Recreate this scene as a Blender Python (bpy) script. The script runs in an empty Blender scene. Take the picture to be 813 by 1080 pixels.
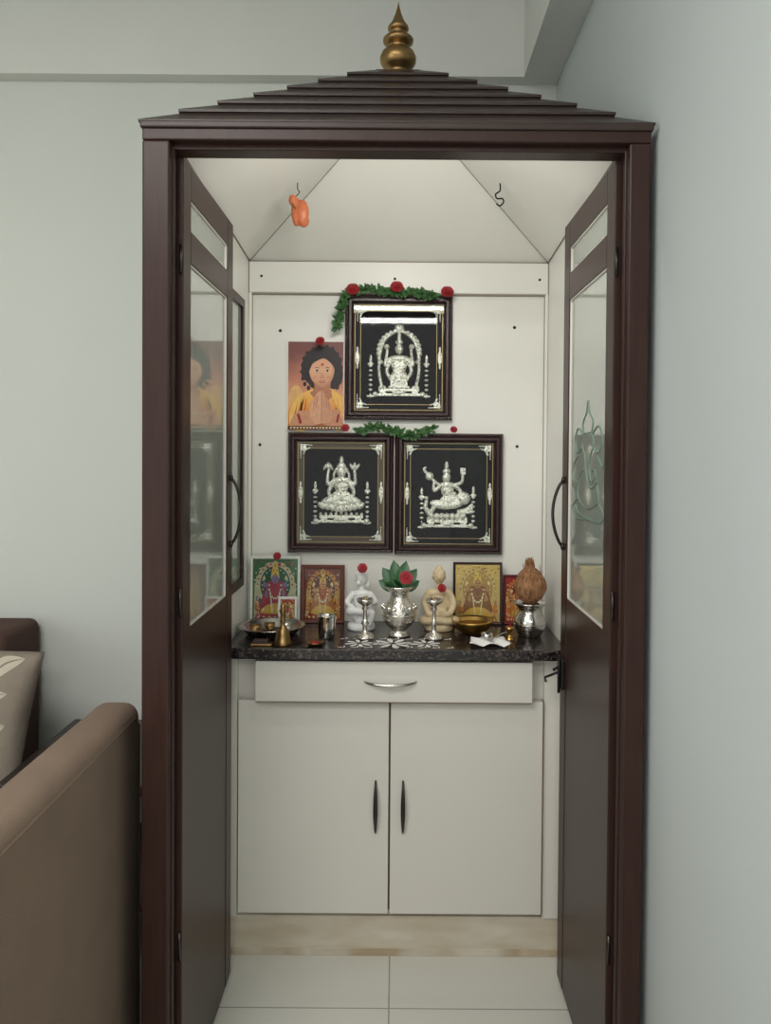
import bpy, bmesh, math, random
from mathutils import Vector, Matrix
random.seed(7)
scene = bpy.context.scene
scene.view_settings.view_transform = 'Standard'
pi = math.pi
CAMH = 1.43
FZ = -.022      # floor level

# ------------------------------------------------------------ materials
def srgb(r, g, b):
    f = lambda c: (c/255/12.92) if c/255 <= .04045 else ((c/255+.055)/1.055)**2.4
    return (f(r), f(g), f(b), 1)

def mat(name, col, rough=.5, metal=0., bump=0., bscale=60., var=0., vscale=8., spec=None, col2=None, emit=0., stretch=None, coat=0., ramp=(.35, .68), bdist=.004):
    m = bpy.data.materials.new(name); m.use_nodes = True
    nt = m.node_tree; b = nt.nodes['Principled BSDF']
    b.inputs['Base Color'].default_value = col
    b.inputs['Roughness'].default_value = rough
    b.inputs['Metallic'].default_value = metal
    if spec is not None: b.inputs['Specular IOR Level'].default_value = spec
    if coat: b.inputs['Coat Weight'].default_value = coat
    if emit:
        b.inputs['Emission Color'].default_value = col
        b.inputs['Emission Strength'].default_value = emit
    tc = nt.nodes.new('ShaderNodeTexCoord'); src = tc.outputs['Object']
    if stretch:
        mp = nt.nodes.new('ShaderNodeMapping'); mp.inputs['Scale'].default_value = stretch
        nt.links.new(src, mp.inputs['Vector']); src = mp.outputs['Vector']
    if bump:
        n = nt.nodes.new('ShaderNodeTexNoise'); n.inputs['Scale'].default_value = bscale; n.inputs['Detail'].default_value = 3
        nt.links.new(src, n.inputs['Vector'])
        bp = nt.nodes.new('ShaderNodeBump'); bp.inputs['Strength'].default_value = bump; bp.inputs['Distance'].default_value = bdist
        nt.links.new(n.outputs['Fac'], bp.inputs['Height']); nt.links.new(bp.outputs['Normal'], b.inputs['Normal'])
    if var or col2:
        n = nt.nodes.new('ShaderNodeTexNoise'); n.inputs['Scale'].default_value = vscale; n.inputs['Detail'].default_value = 4
        nt.links.new(src, n.inputs['Vector'])
        r = nt.nodes.new('ShaderNodeValToRGB')
        r.color_ramp.elements[0].position = ramp[0]; r.color_ramp.elements[1].position = ramp[1]
        c2 = col2 or tuple(c*(1-var) for c in col[:3])+(1,)
        r.color_ramp.elements[0].color = c2; r.color_ramp.elements[1].color = col
        nt.links.new(n.outputs['Fac'], r.inputs['Fac']); nt.links.new(r.outputs['Color'], b.inputs['Base Color'])
    return m

M = {}
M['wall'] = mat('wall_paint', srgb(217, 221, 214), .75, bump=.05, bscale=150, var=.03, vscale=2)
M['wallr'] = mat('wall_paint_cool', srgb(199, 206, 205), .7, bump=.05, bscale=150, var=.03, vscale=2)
M['ceil'] = mat('ceiling_paint', srgb(222, 223, 217), .8, var=.02)
M['wood'] = mat('dark_wood_polish', srgb(56, 36, 31), .34, bump=.08, bscale=30, var=.2, vscale=14, stretch=(6, 6, .6), spec=.27)
M['roofw'] = mat('roof_wood', srgb(58, 44, 40), .36, bump=.1, bscale=40, var=.2, vscale=10, stretch=(.6, 6, 6), spec=.35)
M['lam'] = mat('white_laminate', srgb(231, 230, 222), .35, bump=.03, bscale=200, var=.03, vscale=5)
M['lamc'] = mat('cream_laminate', srgb(218, 215, 206), .32, bump=.03, bscale=220, var=.03, vscale=4)
M['stain'] = mat('stained_plinth', srgb(210, 203, 188), .4, col2=srgb(188, 175, 152), vscale=5, stretch=(1, 1, 3))
M['stain2'] = mat('stained_plinth_edge', srgb(206, 199, 184), .4, col2=srgb(172, 154, 126), vscale=9, stretch=(1, 1, 1))
M['edge'] = mat('laminate_edge', srgb(120, 95, 75), .6)
M['seam'] = mat('panel_seam', srgb(150, 142, 126), .7)
M['steel'] = mat('steel', srgb(205, 203, 196), .2, 1., bump=.05, bscale=80)
M['silver'] = mat('silver_relief', srgb(252, 247, 236), .28, .5, bump=.8, bscale=300, bdist=.003, col2=srgb(166, 154, 132), vscale=170, ramp=(.36, .48))
M['silverp'] = mat('embossed_silver', srgb(226, 222, 212), .22, .95, bump=.7, bscale=110)
M['dsteel'] = mat('dark_steel', srgb(70, 66, 64), .3, .9)
M['brass'] = mat('brass', srgb(200, 162, 92), .28, 1., bump=.15, bscale=60)
M['brassd'] = mat('aged_brass', srgb(156, 126, 84), .34, 1., bump=.15, bscale=60)
M['gold'] = mat('gold_foil', srgb(220, 186, 108), .35, .6, bump=.5, bscale=200)
M['golddull'] = mat('antique_gold', srgb(176, 148, 100), .4, .5, bump=.4, bscale=300)
M['pframe'] = mat('picture_frame_dark', srgb(48, 27, 26), .3, bump=.3, bscale=150)
M['velvet'] = mat('black_velvet', srgb(20, 17, 19), .95, spec=.08)
M['mat_glare'] = mat('glare_tinted_mat', srgb(96, 82, 68), .8, spec=.2)  # grey-brown is the glass reflection painted into the mat colour
M['red'] = mat('rose_petal', srgb(168, 28, 40), .6, var=.4, vscale=60)
M['leaf'] = mat('leaf_green', srgb(70, 114, 62), .5, var=.4, vscale=40)
M['leafd'] = mat('leaf_dark', srgb(44, 96, 50), .4, var=.3, vscale=30)
M['marble'] = mat('white_marble', srgb(236, 236, 234), .35, bump=.15, bscale=120)
M['cream'] = mat('cream_stone', srgb(222, 204, 168), .5, bump=.2, bscale=120, col2=srgb(198, 176, 138), vscale=50)
M['sofa'] = mat('sofa_fabric', srgb(130, 110, 94), .95, bump=.5, bscale=420, var=.12, vscale=9)
M['sofad'] = mat('sofa_fabric_dark', srgb(84, 60, 52), .9, bump=.4, bscale=420, var=.12, vscale=9)
M['dwood'] = mat('table_dark_wood', srgb(44, 34, 32), .3)
M['orange'] = mat('orange_plastic', srgb(206, 114, 74), .4, var=.2, vscale=30)
M['coco'] = mat('coconut_fibre', srgb(170, 124, 84), .9, bump=1., bscale=60, col2=srgb(110, 74, 48), vscale=50, stretch=(3, 3, .7))
M['white'] = mat('white_paint', srgb(232, 230, 226), .6)
M['etch'] = mat('etched_line', srgb(112, 136, 120), .6)
M['black'] = mat('black_metal', srgb(24, 22, 22), .4, .4)
M['kum'] = mat('kumkum_powder', srgb(150, 30, 34), .9)
M['amber'] = mat('amber_oil', srgb(150, 90, 30), .2)

def glassmat(name, rough=.0, tint=(.98, 1, .99, 1)):
    m = bpy.data.materials.new(name); m.use_nodes = True; nt = m.node_tree; nt.nodes.clear()
    o = nt.nodes.new('ShaderNodeOutputMaterial'); mx = nt.nodes.new('ShaderNodeMixShader')
    t = nt.nodes.new('ShaderNodeBsdfTransparent'); t.inputs['Color'].default_value = tint
    g = nt.nodes.new('ShaderNodeBsdfGlossy'); g.inputs['Roughness'].default_value = rough
    f = nt.nodes.new('ShaderNodeFresnel'); f.inputs['IOR'].default_value = 1.32
    nt.links.new(f.outputs[0], mx.inputs[0]); nt.links.new(t.outputs[0], mx.inputs[1]); nt.links.new(g.outputs[0], mx.inputs[2])
    nt.links.new(mx.outputs[0], o.inputs['Surface']); return m
M['glass'] = glassmat('picture_glass', .02)
M['dglass'] = mat('frosted_door_glass', srgb(156, 163, 153), .06, spec=.9, var=.06, vscale=5, coat=.5)

def granite():
    m = mat('black_granite', srgb(40, 34, 34), .18); nt = m.node_tree; b = nt.nodes['Principled BSDF']
    tc = nt.nodes.new('ShaderNodeTexCoord')
    v = nt.nodes.new('ShaderNodeTexVoronoi'); v.inputs['Scale'].default_value = 190
    nt.links.new(tc.outputs['Object'], v.inputs['Vector'])
    r = nt.nodes.new('ShaderNodeValToRGB'); e = r.color_ramp.elements
    e[0].position = 0; e[0].color = srgb(20, 17, 18); e[1].position = 1; e[1].color = srgb(92, 80, 74)
    x = e.new(.65); x.color = srgb(32, 26, 26); x = e.new(.85); x.color = srgb(66, 54, 50)
    s = nt.nodes.new('ShaderNodeSeparateColor')
    nt.links.new(v.outputs['Color'], s.inputs[0]); nt.links.new(s.outputs[0], r.inputs['Fac']); nt.links.new(r.outputs[0], b.inputs['Base Color'])
    return m
M['granite'] = granite()

def tiles():
    m = mat('floor_tile', srgb(205, 206, 196), .14); nt = m.node_tree; b = nt.nodes['Principled BSDF']
    tc = nt.nodes.new('ShaderNodeTexCoord'); mp = nt.nodes.new('ShaderNodeMapping'); mp.inputs['Location'].default_value = (.012, -.18, 0)
    br = nt.nodes.new('ShaderNodeTexBrick'); br.offset = 0
    br.inputs['Scale'].default_value = 1; br.inputs['Brick Width'].default_value = .6; br.inputs['Row Height'].default_value = .6
    br.inputs['Mortar Size'].default_value = .002; br.inputs['Mortar Smooth'].default_value = .1
    br.inputs['Color1'].default_value = srgb(208, 208, 199); br.inputs['Color2'].default_value = srgb(204, 204, 195); br.inputs['Mortar'].default_value = srgb(150, 148, 140)
    nt.links.new(tc.outputs['Object'], mp.inputs[0]); nt.links.new(mp.outputs[0], br.inputs['Vector']); nt.links.new(br.outputs['Color'], b.inputs['Base Color'])
    return m
M['tile'] = tiles()

M['cush'] = mat('cushion_fabric', srgb(150, 139, 125), .95, bump=.4, bscale=300, var=.1, vscale=30)
M['cushp'] = mat('cushion_leaf_print', srgb(202, 191, 173), .95, bump=.4, bscale=300)
_pc = {}
def paint(r, g, b):
    k = (r, g, b)
    if k not in _pc: _pc[k] = mat('print_%d_%d_%d' % k, srgb(r, g, b), .45, var=.15, vscale=90)
    return _pc[k]
def gradz(name, z0, z1, stops, noise=.25):
    m = mat(name, (1, 1, 1, 1), .45); nt = m.node_tree; b = nt.nodes['Principled BSDF']
    tc = nt.nodes.new('ShaderNodeTexCoord'); sp = nt.nodes.new('ShaderNodeSeparateXYZ'); mr = nt.nodes.new('ShaderNodeMapRange')
    mr.inputs[1].default_value = z0; mr.inputs[2].default_value = z1
    nz = nt.nodes.new('ShaderNodeTexNoise'); nz.inputs['Scale'].default_value = 30
    ad = nt.nodes.new('ShaderNodeMath'); ad.operation = 'MULTIPLY_ADD'; ad.inputs[1].default_value = noise
    r = nt.nodes.new('ShaderNodeValToRGB'); e = r.color_ramp.elements
    e[0].position = 0; e[0].color = srgb(*stops[0]); e[1].position = 1; e[1].color = srgb(*stops[-1])
    for i, s in enumerate(stops[1:-1]): q = e.new((i+1)/(len(stops)-1)); q.color = srgb(*s)
    nt.links.new(tc.outputs['Object'], sp.inputs[0]); nt.links.new(sp.outputs[2], mr.inputs[0]); nt.links.new(tc.outputs['Object'], nz.inputs['Vector'])
    nt.links.new(nz.outputs['Fac'], ad.inputs[0]); nt.links.new(mr.outputs[0], ad.inputs[2]); nt.links.new(ad.outputs[0], r.inputs[0]); nt.links.new(r.outputs[0], b.inputs['Base Color'])
    return m

# ------------------------------------------------------------ builders
CUR = [None]
def begin(name, loc=(0, 0, 0)):
    e = bpy.data.objects.new(name, None); e.empty_display_size = .05
    bpy.context.collection.objects.link(e); e.location = loc
    CUR[0] = e; return e
def end(): CUR[0] = None
def add(name, me, m, smooth=False):
    o = bpy.data.objects.new(name, me); bpy.context.collection.objects.link(o)
    if m: me.materials.append(m)
    if smooth:
        for p in me.polygons: p.use_smooth = True
    if CUR[0]:
        o.parent = CUR[0]; o.matrix_parent_inverse = Matrix.Translation(CUR[0].location).inverted()
    return o
def frombm(name, bm, m, smooth=False):
    bmesh.ops.recalc_face_normals(bm, faces=bm.faces[:])
    me = bpy.data.meshes.new(name); bm.to_mesh(me); bm.free(); return add(name, me, m, smooth)
def box(name, x0, x1, y0, y1, z0, z1, m, bev=.0, seg=2, smooth=False):
    bm = bmesh.new()
    bmesh.ops.create_cube(bm, size=1, matrix=Matrix.Translation(((x0+x1)/2, (y0+y1)/2, (z0+z1)/2)) @ Matrix.Diagonal((abs(x1-x0), abs(y1-y0), abs(z1-z0), 1)))
    if bev: bmesh.ops.bevel(bm, geom=bm.edges[:], offset=bev, segments=seg, profile=.5, affect='EDGES')
    return frombm(name, bm, m, smooth)
def lathe(name, prof, loc, m, s=1., seg=36, smooth=True):
    bm = bmesh.new(); rings = []
    for r, h in prof:
        r = max(r, .0001/s)
        rings.append([bm.verts.new((loc[0]+r*s*math.cos(2*pi*i/seg), loc[1]+r*s*math.sin(2*pi*i/seg), loc[2]+h*s)) for i in range(seg)])
    for a, b in zip(rings, rings[1:]):
        for i in range(seg): bm.faces.new((a[i], a[(i+1) % seg], b[(i+1) % seg], b[i]))
    bm.faces.new(rings[0][::-1]); bm.faces.new(rings[-1])
    return frombm(name, bm, m, smooth)
def tube(name, pts, r, m, cyclic=False, res=3):
    """swept round bar built directly as mesh; r may be a list"""
    P = [Vector(p) for p in pts]; n = len(P); seg = 8
    rs = r if isinstance(r, (list, tuple)) else [r]*n
    bm = bmesh.new(); rings = []; up = None
    for i in range(n):
        if cyclic: t = (P[(i+1) % n]-P[i-1])
        else: t = P[min(i+1, n-1)]-P[max(i-1, 0)]
        t.normalize()
        if up is None: up = t.orthogonal().normalized()
        up = (up-t*up.dot(t)).normalized(); sd = t.cross(up)
        rings.append([bm.verts.new(P[i]+(up*math.cos(2*pi*k/seg)+sd*math.sin(2*pi*k/seg))*rs[i]) for k in range(seg)])
    pairs = list(zip(rings, rings[1:])) + ([(rings[-1], rings[0])] if cyclic else [])
    for a, b in pairs:
        for k in range(seg): bm.faces.new((a[k], a[(k+1) % seg], b[(k+1) % seg], b[k]))
    if not cyclic: bm.faces.new(rings[0][::-1]); bm.faces.new(rings[-1])
    return frombm(name, bm, m, True)
def spl(pts, n=8):
    out = []; P = [Vector(p) for p in pts]
    for i in range(len(P)-1):
        p0 = P[max(i-1, 0)]; p1 = P[i]; p2 = P[i+1]; p3 = P[min(i+2, len(P)-1)]
        for k in range(n):
            t = k/n
            out.append(.5*((2*p1)+(-p0+p2)*t+(2*p0-5*p1+4*p2-p3)*t*t+(-p0+3*p1-3*p2+p3)*t**3))
    out.append(P[-1]); return out
class V:
    def __init__(s, d): s.d = d; s.s = d/810
    def x(s, px): return (px-419)*s.s
    def z(s, py): return CAMH-(py-477)*s.s
def shapes(v, plist, y, m, name='print_shape'):
    bm = bmesh.new()
    for pts in plist: bm.faces.new([bm.verts.new((v.x(p[0]), y, v.z(p[1]))) for p in pts])
    bmesh.ops.triangulate(bm, faces=bm.faces[:]); return frombm(name, bm, m)
def shape(v, pts, y, m, name='print_shape'): return shapes(v, [pts], y, m, name)
def ell(cx, cy, rx, ry, n=28, rot=0, wob=0, k=7):
    o = []; c, s = math.cos(math.radians(rot)), math.sin(math.radians(rot))
    for i in range(n):
        a = 2*pi*i/n; w = 1+wob*math.sin(k*a)
        x, y = rx*w*math.cos(a), ry*w*math.sin(a); o.append((cx+x*c-y*s, cy+x*s+y*c))
    return o
def smo(pts, n=6):
    P = [(a, b, 0) for a, b in pts]; P = [P[-1]]+P+[P[0], P[1]]
    q = spl(P, n); return [(p[0], p[1]) for p in q[n:-n-1]] if len(q) > 2*n else pts
def sphere(bm, c, r, rot=None, seg=16):
    mt = Matrix.Translation(c)
    if rot is not None: mt = mt @ rot
    bmesh.ops.create_uvsphere(bm, u_segments=seg, v_segments=max(seg//2, 6), radius=1, matrix=mt @ Matrix.Diagonal((r[0], r[1], r[2], 1)))
def blob(name, v, y, items, m, voxel=.0016, thick=.009):
    """merge ellipsoids ('e'), bars ('b') and paths ('p') into one continuous surface"""
    bm = bmesh.new()
    for it in items:
        if it[0] == 'e':
            _, cx, cy, rx, ry = it[:5]; rot = it[5] if len(it) > 5 else 0; th = it[6] if len(it) > 6 else min(thick, max(rx, ry)*v.s*1.0)
            sphere(bm, (v.x(cx), y, v.z(cy)), (rx*v.s, th, ry*v.s), Matrix.Rotation(math.radians(rot), 4, 'Y'), 14)
        elif it[0] == 'b':
            _, x0, y0, x1, y1 = it[:5]; th = it[5] if len(it) > 5 else thick*.6
            bmesh.ops.create_cube(bm, size=1, matrix=Matrix.Translation((v.x((x0+x1)/2), y, v.z((y0+y1)/2))) @ Matrix.Diagonal((abs(x1-x0)*v.s, th*2, abs(y1-y0)*v.s, 1)))
        else:
            _, pts, r = it[:3]; r2 = it[3] if len(it) > 3 else r; pp = spl([(a, b, 0) for a, b in pts], 8)
            for i, p in enumerate(pp):
                rr = (r+(r2-r)*i/(len(pp)-1))*v.s
                sphere(bm, (v.x(p[0]), y, v.z(p[1])), (rr, min(rr*1.1, thick), rr), None, 8)
    o = frombm(name, bm, m, True)
    md = o.modifiers.new('weld', 'REMESH'); md.mode = 'VOXEL'; md.voxel_size = voxel; md.use_smooth_shade = True
    return o
def body(name, items, m, voxel=.0025, smooth=4):
    """3-D figure: ('e',x,y,z,rx,ry,rz) / ('p',[pts],r0,r1) in metres, fused"""
    bm = bmesh.new()
    for it in items:
        if it[0] == 'e': sphere(bm, it[1:4], it[4:7], None, 16)
        else:
            pp = spl(it[1], 8)
            for i, p in enumerate(pp):
                r = it[2]+(it[3]-it[2])*i/(len(pp)-1); sphere(bm, p, (r, r, r), None, 10)
    o = frombm(name, bm, m, True)
    md = o.modifiers.new('weld', 'REMESH'); md.mode = 'VOXEL'; md.voxel_size = voxel; md.use_smooth_shade = True
    s = o.modifiers.new('soft', 'SMOOTH'); s.iterations = smooth
    return o
def moulding(name, x0, x1, z0, z1, prof, m):
    bm = bmesh.new(); rings = []
    for ins, y in prof:
        rings.append([bm.verts.new(p) for p in ((x0+ins, y, z0+ins), (x1-ins, y, z0+ins), (x1-ins, y, z1-ins), (x0+ins, y, z1-ins))])
    rings.append(rings[0])
    for a, b in zip(rings, rings[1:]):
        for i in range(4): bm.faces.new((a[i], a[(i+1) % 4], b[(i+1) % 4], b[i]))
    return frombm(name, bm, m)
def beads(name, x0, x1, z0, z1, y, r, m, step=None):
    bm = bmesh.new(); step = step or r*2.4
    def line(a, b):
        n = max(int((Vector(b)-Vector(a)).length/step), 1)
        for i in range(n): sphere(bm, Vector(a).lerp(Vector(b), i/n), (r, r, r), None, 6)
    c = [(x0, y, z0), (x1, y, z0), (x1, y, z1), (x0, y, z1)]
    for i in range(4): line(c[i], c[(i+1) % 4])
    return frombm(name, bm, m, True)
def rose(x, y, z, r, nm='rose', m=None, own=True):
    if own: begin(nm, (x, y, z))
    bm = bmesh.new()
    a = Vector((random.uniform(-.2, .2), -1, .45)).normalized(); t1 = a.cross(Vector((0, 0, 1))).normalized(); t2 = a.cross(t1)
    c = Vector((x, y, z))
    for rr, hh, n, off in ((1., .25, 6, 0), (.78, .45, 5, .5), (.52, .62, 5, .2), (.28, .72, 4, .7)):
        for k in range(n):
            an = 2*pi*(k+off)/n; rd = t1*math.cos(an)+t2*math.sin(an); tg = a.cross(rd)
            g = []
            for i in range(4):
                v = i/3; row = []
                for j in range(4):
                    u = j/3*2-1; w = rr*.75*math.sin(pi*(.12+.66*v))
                    p = c+rd*(r*rr*(v**.8)*(1-.18*u*u))+a*(r*hh*math.sin(v*pi*.62))+tg*(u*w*r)
                    row.append(bm.verts.new(p))
                g.append(row)
            for i in range(3):
                for j in range(3): bm.faces.new((g[i][j], g[i][j+1], g[i+1][j+1], g[i+1][j]))
    sphere(bm, c+a*r*.3, (r*.3, r*.3, r*.3), None, 8)
    frombm('petals', bm, m or M['red'], True)
    bm = bmesh.new(); sphere(bm, c-a*r*.05, (r*.35, r*.3, r*.35), None, 8); frombm('calyx', bm, M['leafd'], True)
    if own: end()
def leafgeo(bm, b, d, up, L, W):
    b = Vector(b); d = Vector(d).normalized(); sd = d.cross(Vector(up)).normalized(); n = sd.cross(d)
    prev = None
    for i in range(6):
        t = i/5; w = W*math.sin(pi*min(.08+t*.92, 1))**.8 if t < 1 else 0
        w = max(w, .0002); c = b+d*(L*t)-n*(L*.15*t*t)
        row = [bm.verts.new(c+sd*w*.5+n*w*.15), bm.verts.new(c), bm.verts.new(c-sd*w*.5+n*w*.15)]
        if prev:
            for j in range(2): bm.faces.new((prev[j], prev[j+1], row[j+1], row[j]))
        prev = row
def garland(name, pts, dens, L, roses=()):
    begin(name, pts[0]); pp = spl(pts, 8); tube('stem', pp, .0012, M['leafd']); bm = bmesh.new()
    for p in pp:
        for k in range(dens):
            d = Vector((random.uniform(-1, 1), random.uniform(-.7, -.05), random.uniform(-.9, .9)))
            leafgeo(bm, p, d, (random.uniform(-.5, .5), -1, random.uniform(-.2, .8)), L*random.uniform(.7, 1.2), L*.55)
    frombm('leaves', bm, M['leaf'])
    for r in roses: rose(*r, own=False)
    end()

# ------------------------------------------------------------ room
YB = 2.60; XR = .525; XL = -2.9; YF = -2.6; ZC = 2.92
box('floor', XL, XR+.12, YF, YB+.12, FZ-.08, FZ, M['tile'])
box('wall_back', XL, XR+.12, YB, YB+.12, FZ, ZC, M['wall'])
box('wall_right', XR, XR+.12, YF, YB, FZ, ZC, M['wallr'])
box('wall_left', XL-.12, XL, YF, YB+.12, FZ, ZC, M['wall'])
box('ceiling', XL-.12, XR+.12, YF, YB+.12, ZC, ZC+.1, M['ceil'])
box('trim_1', XL, XR-.002, YB-.055, YB-.001, 2.666, ZC-.001, M['ceil'])
box('trim_2', XR-.118, XR-.001, YF, YB-.056, 2.666, ZC-.001, M['ceil'])

# ------------------------------------------------------------ prayer cabinet
cab = begin('prayer_cabinet', (0, 2.07, FZ))
W = M['wood']; YF0 = 1.56; HX = .520; HR = .508; Q = .464
for s, n, H in ((-1, 'left', HX), (1, 'right', HR)):
    box('post_'+n, s*Q, s*H, YF0, YF0+.05, FZ, 2.057, W, .004)
    box('post_inner_'+n, s*(Q+.01), s*H, YF0+.05, YF0+.075, FZ, 2.057, W)
    box('stop_'+n, s*(Q-.004), s*(Q+.012), YF0+.018, YF0+.03, FZ, 2.05, W, .002)
    box('side_panel_'+n, s*.486, s*H, YF0+.075, YB-.03, FZ, 2.09, W)
    box('side_lining_'+n, s*.48, s*.486, YF0+.078, 2.49, FZ, 2.095, M['lam'])
box('lintel', -HX, HR, YF0, YF0+.05, 2.057, 2.085, W, .003)
box('lintel_inner', -HX+.03, HR-.03, YF0+.022, YF0+.07, 2.046, 2.09, W, .002)
box('lintel_cornice', -HX-.003, HR+.003, YF0-.006, YF0+.04, 2.080, 2.094, M['roofw'], .003)
box('back_panel', -.486, .486, 2.48, 2.50, FZ, 2.09, M['lam'])
box('back_carcass', -.486, .486, 2.50, YB-.03, FZ, 2.09, W)
box('back_rail', -.478, .478, 2.463, 2.481, 1.938, 2.037, M['lam'], .003)
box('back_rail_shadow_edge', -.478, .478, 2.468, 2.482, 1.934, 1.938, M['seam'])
for s in (-1, 1):
    box('corner_strip', s*.470, s*.4795, 2.466, 2.4805, .883, 1.94, M['lam'], .002)
    box('corner_seam', s*.4685, s*.470, 2.476, 2.4805, .883, 1.934, M['seam'])
bm = bmesh.new(); N = 7; rings = []
cyr = (YF0+YB-.02)/2; hy = (YB-.02-YF0)/2; RX = .515; RH = .0478
def rr(t, z): return [bm.verts.new((-.006+sx*RX*t, cyr+sy*hy*t, z)) for sx, sy in ((-1, -1), (1, -1), (1, 1), (-1, 1))]
for i in range(N):
    t0 = 1.01-i*.128; z0 = 2.092+i*RH; t1 = 1.01-(i+1)*.128
    rings += [rr(t0+(.006 if i else 0), z0-.001 if i else z0), rr(t0+(.006 if i else 0), z0+.004), rr(t1-.004, z0+RH-.003), rr(t1-.004, z0+RH-.0015)]
for a, b in zip(rings, rings[1:]):
    for i in range(4): bm.faces.new((a[i], a[(i+1) % 4], b[(i+1) % 4], b[i]))
bm.faces.new(rings[-1]); frombm('roof_steps', bm, M['roofw'])
lathe('finial', [(17, -3), (17, 0), (17, 3), (13, 5), (9, 9), (10, 12), (15, 15), (18.5, 20), (19, 25), (17, 30), (11, 34), (8, 36.5), (11, 38), (15.5, 41), (16, 44), (13, 47), (8, 49), (6, 51.5), (9, 53), (11, 55), (10.5, 57.5), (7, 62), (3.5, 70), (1.5, 77), (0, 84)],
      (-.006, cyr, 2.418), M['brassd'], 2.07/810, 48)
bm = bmesh.new(); ap = bm.verts.new((0, 2.04, 2.385))
c = [bm.verts.new(p) for p in ((-.48, 1.625, 2.092), (.48, 1.625, 2.092), (.48, 2.482, 2.04), (-.48, 2.482, 2.04))]
for i in range(4): bm.faces.new((c[i], c[(i+1) % 4], ap))
frombm('inner_ceiling', bm, M['lam'])
for p in ((-.48, 2.478, 2.04), (.48, 2.478, 2.04), (-.48, 1.63, 2.090), (.48, 1.63, 2.090)):
    tube('ceiling_seam', [p, (0, 2.04, 2.383)], .0012, M['seam'])
for x in (-.478, .478): tube('ceiling_edge', [(x, 1.64, 2.090), (x, 2.475, 2.04)], .002, M['seam'])
tube('ceiling_edge_back', [(-.478, 2.475, 2.039), (.478, 2.475, 2.039)], .002, M['edge'])
bv = V(2.465)
for px, py in ((275, 293), (415, 295), (567, 295)):
    bm = bmesh.new(); sphere(bm, (bv.x(px), 2.463, bv.z(py)), (.0045, .004, .0045), None, 10); frombm('screw', bm, M['black'])
bv2 = V(2.48)
for px, py in ((295, 350), (541, 345), (274, 470), (545, 470)):
    bm = bmesh.new(); sphere(bm, (bv2.x(px), 2.479, bv2.z(py)), (.005, .004, .005), None, 10); frombm('screw', bm, M['black'])
box('side_window_post_a', -.48, -.468, 2.325, 2.35, 1.02, 1.89, W); box('side_window_post_b', -.48, -.468, 2.13, 2.15, 1.02, 1.89, W)
box('side_window_head', -.48, -.468, 2.15, 2.325, 1.865, 1.89, W); box('side_window_sill', -.48, -.468, 2.15, 2.325, 1.02, 1.045, W)
box('side_window_glass', -.4798, -.476, 2.15, 2.325, 1.045, 1.865, M['dglass'])
def leafdoor(s, n):
    a, b = s*.45, s*.475; y0, y1 = 1.592+.02, 2.095; g0, g1 = 1.672, 2.032; zb = FZ+.015
    box(n+'_stile_hinge', a, b, y0, g0, zb, 2.043, W, .002)
    box(n+'_stile_lock', a, b, g1, y1, zb, 2.043, W, .002)
    box(n+'_rail_top', a, b, g0, g1, 1.972, 2.043, W, .002)
    box(n+'_rail_mid', a, b, g0, g1, 1.835, 1.905, W, .002)
    box(n+'_panel_bottom', s*.4515, b, g0, g1, zb, 1.045, W)
    box(n+'_glass', s*.457, s*.463, g0, g1, 1.045, 1.835, M['dglass'])
    box(n+'_vent_glass', s*.457, s*.463, g0, g1, 1.905, 1.972, M['dglass'])
    for z0, z1 in ((1.045, 1.835), (1.905, 1.972)):
        t = .003
        for k, (ya, yb, za, zc_) in enumerate(((g0, g0+t, z0, z1), (g1-t, g1, z0, z1), (g0+t, g1-t, z0, z0+t), (g0+t, g1-t, z1-t, z1))):
            box(n+'_bead', s*.453, s*.4575, ya, yb, za, zc_, M['lamc'])
    zc = 1.268; pts = []
    for i in range(17):
        t = i/16; pts.append((s*(.448-.028*math.sin(pi*t)**.7), 2.07, zc-.09+.18*t))
    tube(n+'_handle', pts, .0042, M['dsteel'])
    for z in (zc-.09, zc+.09):
        bm = bmesh.new(); sphere(bm, (s*.447, 2.07, z), (.005, .008, .010), None, 12); frombm(n+'_handle_rose', bm, M['dsteel'], True)
    for z in (.35, 1.08, 1.8):
        lathe(n+'_hinge', [(0, 0), (.0035, 0), (.0035, .06), (0, .06)], (s*.454, y0-.004, z), M['dsteel'], 1, 12)
leafdoor(-1, 'door_left'); leafdoor(1, 'door_right')
box('latch_plate', .440, .449, 2.03, 2.06, .80, .88, M['black'], .002)
tube('latch_bolt', [(.436, 2.045, .79), (.436, 2.045, .89)], .004, M['black'])
tube('latch_knob', [(.436, 2.045, .86), (.420, 2.045, .85)], .004, M['black'])
tube('latch_chain', [(.436, 2.06, .84), (.41, 2.10, .815), (.415, 2.115, .80)], .0035, M['black'])
cy, cz = 1.845, 1.40      # Ganesha outline: crown, ears, head, trunk, belly, arms, folded legs
def etch(pts): tube('etched_figure', [(.4565, cy+(y-cy)*1.3, cz+(z-cz)*.85) for y, z, _ in spl([(p[0], p[1], 0) for p in pts], 8)], .0019, M['etch'])
etch([(cy-.030, cz+.095), (cy-.036, cz+.125), (cy-.012, cz+.150), (cy, cz+.185), (cy+.012, cz+.150), (cy+.036, cz+.125), (cy+.030, cz+.095), (cy-.030, cz+.095)])
etch([(cy-.030, cz+.095), (cy-.042, cz+.060), (cy-.022, cz+.030), (cy-.012, cz-.010), (cy-.030, cz-.040), (cy-.055, cz-.030), (cy-.052, cz-.010), (cy-.038, cz-.012)])
etch([(cy+.030, cz+.095), (cy+.042, cz+.060), (cy+.022, cz+.030), (cy+.012, cz-.010), (cy-.008, cz-.052), (cy-.040, cz-.058), (cy-.068, cz-.040)])
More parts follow.
